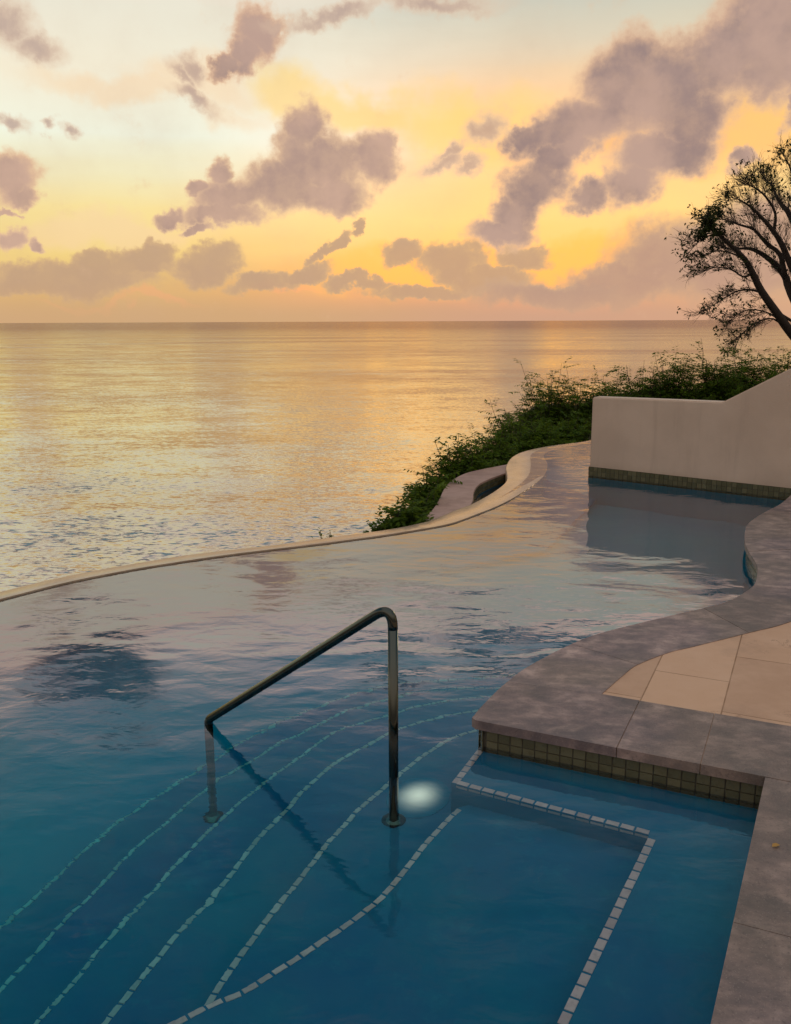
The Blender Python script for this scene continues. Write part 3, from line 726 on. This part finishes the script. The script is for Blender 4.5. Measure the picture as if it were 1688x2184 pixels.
bmesh.ops.bevel(bm, geom=[e for e in bm.edges if e.calc_face_angle(0) > .3 and max(v.co.z for v in e.verts) > 0], offset=.012, segments=3, affect='EDGES')
obj('wall_body', bm, M['stucco'], gw)
wl = [wall_L, wall_L + wd * (s2 + .6)]
bm = bmesh.new(); mosaic(bm, wl, .108, 4, .008); obj('waterline_tiles', bm, M['band_tile'], gw)
bm = bmesh.new(); mosaic(bm, [wall_L + wn * th, wall_L], .108, 4, .008)
ribbon(bm, offset([wall_L, wall_L + wd * (s2 + .6)], -.004), -.12, .11)
obj('tile_grout', bm, M['grout'], gw)
bm = bmesh.new()
ribbon(bm, [wall_L + wd * (s2 + .6) - wn * .006, wall_L - wn * .006 - wd * .006, wall_L - wd * .006 + wn * (th + .006), wall_L + wd * 2 + wn * (th + .006)], FL - .02, -.10)
obj('submerged_face', bm, M['floor'], gw)

# ------------------------------------------------------------------ handrail
zR, zL = Z5, Z2
rad = .0195
rail = empty('pool_handrail', (pR.x, pR.y, zR), 'brushed steel pool handrail rising from the underwater steps', 'handrail')
topR = Vector((pR.x, pR.y, .708)); topL = Vector((pL.x, pL.y, .012))
rd = (topL - topR).normalized()
def bend(corner, din, dout, r, n=10):
    """points of a rounded corner"""
    a = corner - din * r; b = corner + dout * r
    return [a * (1 - t) ** 2 + corner * 2 * t * (1 - t) + b * t * t for t in (i / n for i in range(n + 1))]
bR = bend(topR + Vector((0, 0, 0)), Vector((0, 0, 1)), rd, .10, 14)
bL = bend(topL, rd, Vector((0, 0, -1)), .022, 8)
bm = bmesh.new(); tube(bm, bR + [bR[-1].lerp(bL[0], f) for f in (.25, .5, .75)] + bL, rad, 24); obj('top_rail', bm, M['steel'], rail, True)
bm = bmesh.new(); tube(bm, [Vector((pR.x, pR.y, zR)), Vector((pR.x, pR.y, bR[0].z - .001))], rad - .0003, 24); obj('post', bm, M['steel'], rail, True)
bm = bmesh.new(); tube(bm, [Vector((pL.x, pL.y, zL)), Vector((pL.x, pL.y, bL[-1].z - .001))], rad - .0003, 24); obj('post', bm, M['steel'], rail, True)
for p, z in ((pR, zR), (pL, zL)):
    bm = bmesh.new(); lathe(bm, [(.047, 0), (.048, .006), (.044, .012), (.030, .018), (.0235, .021), (.0225, .021)], (p.x, p.y, z + .001))
    obj('flange', bm, M['steel'], rail, True)

# ------------------------------------------------------------------ underwater lamp
lc = WU(893, 1700, Z5)
lamp = empty('underwater_lamp', (lc.x, lc.y, Z5), 'round glowing underwater lamp set in the step beside the handrail post', 'lamp')
mlamp, t = newmat('frosted_lamp_glass')
tcn = t.n('ShaderNodeTexCoord'); q = t.mapping(tcn.outputs['Object'], scale=(9.3, 9.3, 1))
g = t.n('ShaderNodeTexGradient', gradient_type='SPHERICAL', i_0=q).outputs[1]
em = t.n('ShaderNodeEmission'); em.inputs[0].default_value = (1, .74, .56, 1); t.set(em.inputs[1], t.math('MULTIPLY', t.math('POWER', t.sstep(g, 0, 1.05), 1.5), .85))
df = t.n('ShaderNodeBsdfDiffuse'); df.inputs[0].default_value = (.003, .23, .40, 1)
ad = t.n('ShaderNodeAddShader'); t.t.links.new(em.outputs[0], ad.inputs[0]); t.t.links.new(df.outputs[0], ad.inputs[1])
o = t.n('ShaderNodeOutputMaterial'); t.t.links.new(ad.outputs[0], o.inputs[0])
bm = bmesh.new()
lathe(bm, [(.107, -.004), (.105, .004), (.08, .010), (.04, .014), (.002, .015)], (0, 0, 0), 40)
me = bpy.data.meshes.new('lens'); bm.to_mesh(me); bm.free(); me.materials.append(mlamp)
lo = bpy.data.objects.new('lens', me); C.objects.link(lo); lo.parent = lamp; lo.scale = (1.2, 1.5, 1); lo.rotation_euler = (0, 0, R(-25))

# ------------------------------------------------------------------ terrain and sea
SEA = -15.0
def interp(tab, x):
    if x <= tab[0][0]: return tab[0][1]
    for (a, b), (c, d) in zip(tab, tab[1:]):
        if x <= c: return b + (d - b) * (x - a) / (c - a)
    return tab[-1][1]
XB = [(-6, -3), (0, -2), (4, -1), (6, 0), (7.3, .2), (8.6, .2), (10, .50), (12, 1.0), (14, 1.35), (17, 1.9), (22, 3.2), (30, 15), (60, 45)]
ZG = [(0, -1.8), (8, -1.0), (10, -1.1), (12, -1.1), (14, -1.0), (17, -.8), (22, -.3), (26, -.3), (34, -3), (60, -16)]
foot = [(p.x, p.y) for p in WO] + [(6.6, 11), (9.5, 8), (12.5, 4), (12.5, -5.5), (-7, -5.5)]
def inside(x, y, poly=foot):
    c = False; j = len(poly) - 1
    for i in range(len(poly)):
        (xi, yi), (xj, yj) = poly[i][:2], poly[j][:2]
        if (yi > y) != (yj > y) and x < (xj - xi) * (y - yi) / (yj - yi) + xi: c = not c
        j = i
    return c
def ground(x, y):
    s = x - interp(XB, y)
    z = interp(ZG, y) + (min(s * .06, .5) if s > 0 else s * 2.6)
    z += .35 * noise.noise(Vector((x * .5, y * .5, 0)))
    return max(z, SEA - 3)
bm = bmesh.new(); xs = [-30 + i * .5 for i in range(150)]; ys = [-8 + j * .5 for j in range(140)]
g = [[None] * len(ys) for _ in xs]
for i, x in enumerate(xs):
    for j, y in enumerate(ys):
        near = any(inside(x + dx, y + dy) for dx, dy in ((0, 0), (.4, 0), (-.4, 0), (0, .4), (0, -.4)))
        z = ground(x, y); z = min(z, -3.4) if near else z
        g[i][j] = bm.verts.new((x, y, z))
for i in range(len(xs) - 1):
    for j in range(len(ys) - 1):
        bm.faces.new((g[i][j], g[i + 1][j], g[i + 1][j + 1], g[i][j + 1]))
tag(obj('hillside', bm, M['soil'], smooth=True), kind='structure')
bm = bmesh.new()
S = 90000
vs = [bm.verts.new(p) for p in ((-S, -300, SEA), (S, -300, SEA), (S, S, SEA), (-S, S, SEA))]; bm.faces.new(vs)
tag(obj('sea', bm, M['sea']), kind='structure')

# ------------------------------------------------------------------ shrubs
def leaf(V_, F_, p, d, up, l, w):
    side = d.cross(up)
    if side.length < 1e-4: side = Vector((1, 0, 0))
    side = side.normalized() * w
    i = len(V_)
    V_ += [p, p + d * l * .5 + side, p + d * l - up * l * .12, p + d * l * .5 - side]
    F_.append((i, i + 1, i + 2, i + 3))
def shrub(px, py, F, rx, h, label, dens=1.0, lsize=1.0, sprigs=2):
    top = AY(px, py, F); rs = random.Random(int(px * 7 + F * 100))
    base = Vector((top.x, F, min(top.z - h, ground(top.x, F) if h > 1.2 else top.z - h)))
    H = top.z - base.z
    root = empty('leafy_shrub', base, label, 'shrub', 'green shrubs on the slope beyond the pool')
    V_, F_ = [], []; bm = bmesh.new()
    ns = int(112 * dens)
    for k in range(ns):
        a = rs.uniform(0, 2 * math.pi); rr = rx * math.sqrt(rs.random()) * 1.05
        hh = H * (1 - .55 * (rr / rx) ** 2) * rs.uniform(.80, 1.08)
        if k < sprigs: hh = H * rs.uniform(1.0, 1.13); rr *= .6
        end = Vector((math.cos(a) * rr, math.sin(a) * rr, hh)); mid = Vector((end.x * .35, end.y * .35, hh * .62))
        pts = [base + (mid * 2 * t_ * (1 - t_) + end * t_ * t_) for t_ in (i / 7 for i in range(8))]
        pts = [p + Vector((rs.uniform(-1, 1), rs.uniform(-1, 1), 0)) * .02 for p in pts]
        tube(bm, pts, [.011 - .0012 * i for i in range(8)], 4, False)
        for i in range(2, 8):
            for _ in range(4 if i < 7 else 2):
                o_ = pts[i].lerp(pts[i - 1], rs.random())
                d = Vector((rs.uniform(-1, 1), rs.uniform(-1, 1), rs.uniform(-.15, .9))).normalized()
                Ltw = rs.uniform(.12, .30) * (.7 + .4 * rx)
                for m in range(7):
                    f = (m + 1) / 7
                    q = o_ + d * Ltw * f - Vector((0, 0, .16 * Ltw * f * f))
                    for sg in (-1, 1):
                        sd_ = d.cross(Vector((0, 0, 1))); sd_ = sd_.normalized() if sd_.length > .01 else Vector((1, 0, 0))
                        ld = (sd_ * sg + d * .55 + Vector((rs.uniform(-.3, .3), rs.uniform(-.3, .3), rs.uniform(-.75, .15)))).normalized()
                        upv = Vector((rs.uniform(-.5, .5), rs.uniform(-.5, .5), 1)).normalized()
                        l = rs.uniform(.045, .085) * lsize
                        leaf(V_, F_, q, ld, upv, l, l * .22)
    obj('stems', bm, M['bark'], root)
    me = bpy.data.meshes.new('leaves'); me.from_pydata([tuple(v) for v in V_], [], F_)
    link('leaves', me, M['leaf'], root)
SH = [
 (864, 1094, 8.1, .30, .55, 'lowest little shrub of the slope, at the tip beside the infinity edge', .6),
 (898, 1060, 9.2, .42, .9, 'low sparse shrub just below the pinkish basin rim', .8),
 (925, 1018, 10.2, .5, 1.1, 'rounded shrub growing behind the bend of the basin rim', 1),
 (985, 945, 11.6, .62, 1.5, 'shrub with a pale twiggy top reaching over the sea behind the catch basin', 1.2),
 (1040, 925, 13.2, .75, 1.6, 'dense green shrub behind where the basin meets the infinity edge', 1.3),
 (1100, 880, 16.5, 1.0, 2.0, 'full bright leaved shrub between the catch basin and the stucco wall', 1.4),
 (1180, 795, 19.5, 1.35, 2.6, 'tallest drooping leaf shrub standing left of the stucco wall', 1.5),
 (1150, 912, 15.0, .8, 1.2, 'dark shaded shrub in front of the tallest drooping one', 1.3),
 (1240, 806, 20.0, 1.4, 2.5, 'shrub half hidden by the left end of the stucco wall', 1.5),
 (1305, 798, 19.5, 1.25, 2.2, 'shrub showing above the left half of the flat wall top', 1.3),
 (1372, 790, 18.5, 1.2, 2.2, 'thin topped shrub above the middle of the flat wall top', 1.3),
 (1440, 758, 18.2, 1.1, 2.4, 'shrub with long bare sprigs above the wall where its slope begins', 1.4),
 (1520, 752, 18.6, 1.2, 2.4, 'dark shrub above the lower part of the wall slope', 1.5),
 (1595, 748, 19.2, 1.2, 2.3, 'broad dark shrub below the lowest branches of the bare tree', 1.5),
 (1670, 752, 19.8, 1.3, 2.3, 'rightmost dark shrub at the foot of the bare tree', 1.5),
 (1215, 900, 16.0, .9, 1.2, 'low shaded shrub peeping out right beside the edge of the stucco wall', 1.3),
 (1745, 760, 20.3, 1.3, 2.3, 'shrub beyond the foot of the bare tree at the frame edge', 1.3),
]
for s_ in SH:
    px, py, F, rx, h, lab, dn = s_
    shrub(px, py, F, rx, h, lab, dn, 1.0 + max(0, F - 12) * .012)
# sprig behind the infinity edge
sp = W(690, 1150, 0) + Vector((0, .35, -.25)); base = Vector((sp.x, sp.y, -.5))
root = empty('sprig', base, 'tiny leafy sprig poking up behind the middle of the infinity edge', 'plant')
V_, F_ = [], []; bm = bmesh.new(); rs = random.Random(5)
for k in range(7):
    tp = base + Vector((rs.uniform(-.12, .12), rs.uniform(-.05, .05), rs.uniform(.38, .50)))
    pts = [base.lerp(tp, f) for f in (0, .5, 1)]; tube(bm, pts, .003, 4, False)
    for i in range(40):
        q = base.lerp(tp, .55 + .45 * i / 39) + Vector((rs.uniform(-1, 1), rs.uniform(-1, 1), rs.uniform(-1, 1))) * .02
        leaf(V_, F_, q, Vector((rs.uniform(-1, 1), rs.uniform(-1, 1), rs.uniform(-.2, .6))).normalized(), Vector((0, 0, 1)), .035, .008)
obj('stems', bm, M['bark'], root); me = bpy.data.meshes.new('leaves'); me.from_pydata([tuple(v) for v in V_], [], F_); link('leaves', me, M['leaf'], root)

# ------------------------------------------------------------------ bare tree
TF = 24.0
rt = random.Random(11)
tb = AY(1768, 850, TF)
tree = empty('bare_tree', (tb.x, TF, ground(tb.x, TF) - .2), 'nearly leafless dark tree with fanning branches at the right edge', 'tree')
limbs = [
 # (pixel path, start radius, end radius, depth drift)
 ([(1762, 800), (1688, 710), (1659, 670), (1624, 620), (1606, 583), (1589, 553), (1564, 528), (1534, 501), (1515, 488)], .15, .030, -1.2),
 ([(1534, 501), (1512, 503), (1492, 514)], .03, .010, -.3),
 ([(1755, 770), (1688, 625), (1674, 588), (1644, 555), (1609, 533), (1585, 530), (1560, 532)], .14, .018, .8),
 ([(1674, 588), (1664, 543), (1634, 518), (1609, 490), (1579, 480), (1550, 470)], .08, .014, .4),
 ([(1758, 760), (1720, 640), (1688, 568), (1666, 518), (1646, 488), (1624, 463), (1600, 440), (1575, 425)], .13, .014, -.6),
 ([(1651, 493), (1654, 455), (1634, 420), (1614, 403), (1598, 395)], .045, .012, -.6),
 ([(1760, 740), (1740, 600), (1688, 465), (1670, 440), (1656, 418), (1648, 398), (1634, 384)], .12, .012, 1.0),
 ([(1740, 600), (1716, 470), (1696, 400), (1684, 352)], .09, .012, -1.0),
 ([(1655, 665), (1700, 690), (1730, 700)], .05, .02, 0),
 ([(1628, 625), (1600, 618), (1570, 622), (1540, 640), (1515, 655)], .035, .008, -.8),
 ([(1672, 690), (1640, 668), (1600, 660), (1570, 672)], .03, .008, .6),
 ([(1690, 715), (1650, 680), (1610, 690), (1580, 715)], .03, .008, -.4),
 ([(1606, 583), (1585, 590), (1560, 575), (1530, 570), (1512, 575)], .03, .008, .5),
 ([(1589, 553), (1560, 540), (1530, 535), (1505, 545)], .03, .008, -.5),
 ([(1768, 800), (1790, 640), (1830, 500), (1850, 400)], .14, .02, .5),
 ([(1768, 800), (1760, 620), (1770, 460), (1755, 340)], .14, .02, -.5),
 ([(1768, 790), (1830, 690), (1900, 600), (1950, 520)], .12, .02, .2),
]
bl = bmesh.new(); bt = bmesh.new(); LV, LF = [], []
hub = AY(1700, 640, TF)
tube(bl, [Vector((tb.x, TF, tree.location.z - .3)), Vector((tb.x - .05, TF, tree.location.z + .4)), AY(1765, 790, TF), AY(1758, 755, TF)], [.30, .24, .20, .16], 10)
ntw = [0]
def twig(p, d, length, r, depth):
    n_ = 4 if depth > 0 else 3
    pts = [p]; dd = d.copy()
    for i in range(n_):
        dd = (dd + Vector((rt.uniform(-1, 1), rt.uniform(-1, 1), rt.uniform(-1, 1))) * .22 + Vector((0, 0, .04))).normalized()
        pts.append(pts[-1] + dd * length / n_)
    tube(bt, pts, [r * (1 - .6 * i / n_) for i in range(n_ + 1)], 3, False); ntw[0] += 1
    if depth > 0:
        for i in range(1, n_ + 1):
            for _ in range(2 if (depth > 1 and rt.random() < .85) else 1):
                out = (pts[i] - hub).normalized()
                rv = Vector((rt.uniform(-1, 1), rt.uniform(-1, 1), rt.uniform(-1, 1))).normalized()
                nd = (dd * .9 + out * .35 + rv * .85).normalized()
                twig(pts[i], nd, length * rt.uniform(.5, .72), r * .58, depth - 1)
    elif rt.random() < LEAFP[0]:
        for _ in range(rt.randint(2, 6)):
            q = pts[-1] + Vector((rt.uniform(-1, 1), rt.uniform(-1, 1), rt.uniform(-1, 1))) * .05
            leaf(LV, LF, q, Vector((rt.uniform(-1, 1), rt.uniform(-1, 1), rt.uniform(-1, .6))).normalized(), Vector((rt.uniform(-1, 1), rt.uniform(-1, 1), 1)).normalized(), rt.uniform(.07, .12), .025)
LEAFP = [.1]
for path, r0, r1, drift in limbs:
    n_ = len(path)
    pts = cr([AY(x, y, TF + drift * (i / (n_ - 1))) for i, (x, y) in enumerate(path)], 3)
    m_ = len(pts)
    tube(bl, pts, [r0 + (r1 - r0) * (i / (m_ - 1)) ** .8 for i in range(m_)], 8)
    off = path[-1][0] > 1700
    for i in range(3, m_):
        f = i / (m_ - 1)
        if f < .22: continue
        x_, y_ = path[min(int(f * (n_ - 1) + .5), n_ - 1)]
        dns = 2 if not off else 1
        for _ in range(dns):
            d = (pts[i] - pts[i - 1]).normalized(); out = (pts[i] - hub).normalized()
            rv = Vector((rt.uniform(-1, 1), rt.uniform(-1, 1), rt.uniform(-1, 1))).normalized()
            LEAFP[0] = .62 if (1500 < x_ < 1560 and 400 < y_ < 505) else (.06 if y_ < 520 else .04)
            if y_ > 600: LEAFP[0] = .08
            twig(pts[i], (d * .6 + out * .5 + rv * .75).normalized(), rt.uniform(.32, .55) * (.45 if x_ < 1550 else .85), .0085, 2)
    LEAFP[0] = .3 if path[-1][0] < 1540 and path[-1][1] < 560 else .08
    for _ in range(3):
        rv = Vector((rt.uniform(-1, 1), rt.uniform(-1, 1), rt.uniform(-1, 1))).normalized()
        twig(pts[-1], ((pts[-1] - pts[-2]).normalized() + rv * .5).normalized(), .42, .012, 2)
obj('trunk', bl, M['bark'], tree, True); obj('branches', bt, M['bark'], tree)
me = bpy.data.meshes.new('leaves'); me.from_pydata([tuple(v) for v in LV], [], LF); link('leaves', me, M['tleaf'], tree)


# ------------------------------------------------------------------ a fallen leaf
V_, F_ = [], []
c = W(1655, 1804, zd + .004)
V_ = [(-.016, 0, .001), (-.006, .008, .005), (.008, .008, .004), (.017, .001, .0), (.008, -.007, .003), (-.006, -.008, .004), (0, 0, .0015)]
F_ = [(6, 0, 1), (6, 1, 2), (6, 2, 3), (6, 3, 4), (6, 4, 5), (6, 5, 0)]
me = bpy.data.meshes.new('fallen_leaf'); me.from_pydata(V_, [], F_)
lf = link('fallen_leaf', me, M['yellowleaf']); lf.location = c; lf.rotation_euler = (0, 0, .4)
tag(lf, 'small dry yellow leaf lying on the coping at the right', 'leaf')

# ------------------------------------------------------------------ render settings
sc.view_settings.view_transform = 'Standard'; sc.view_settings.look = 'None'
sc.view_settings.exposure = 0; sc.view_settings.gamma = 1
sc.render.engine = 'CYCLES'
sc.cycles.use_denoising = True
sc.cycles.max_bounces = 8; sc.cycles.transparent_max_bounces = 16
sc.cycles.sample_clamp_indirect = 6
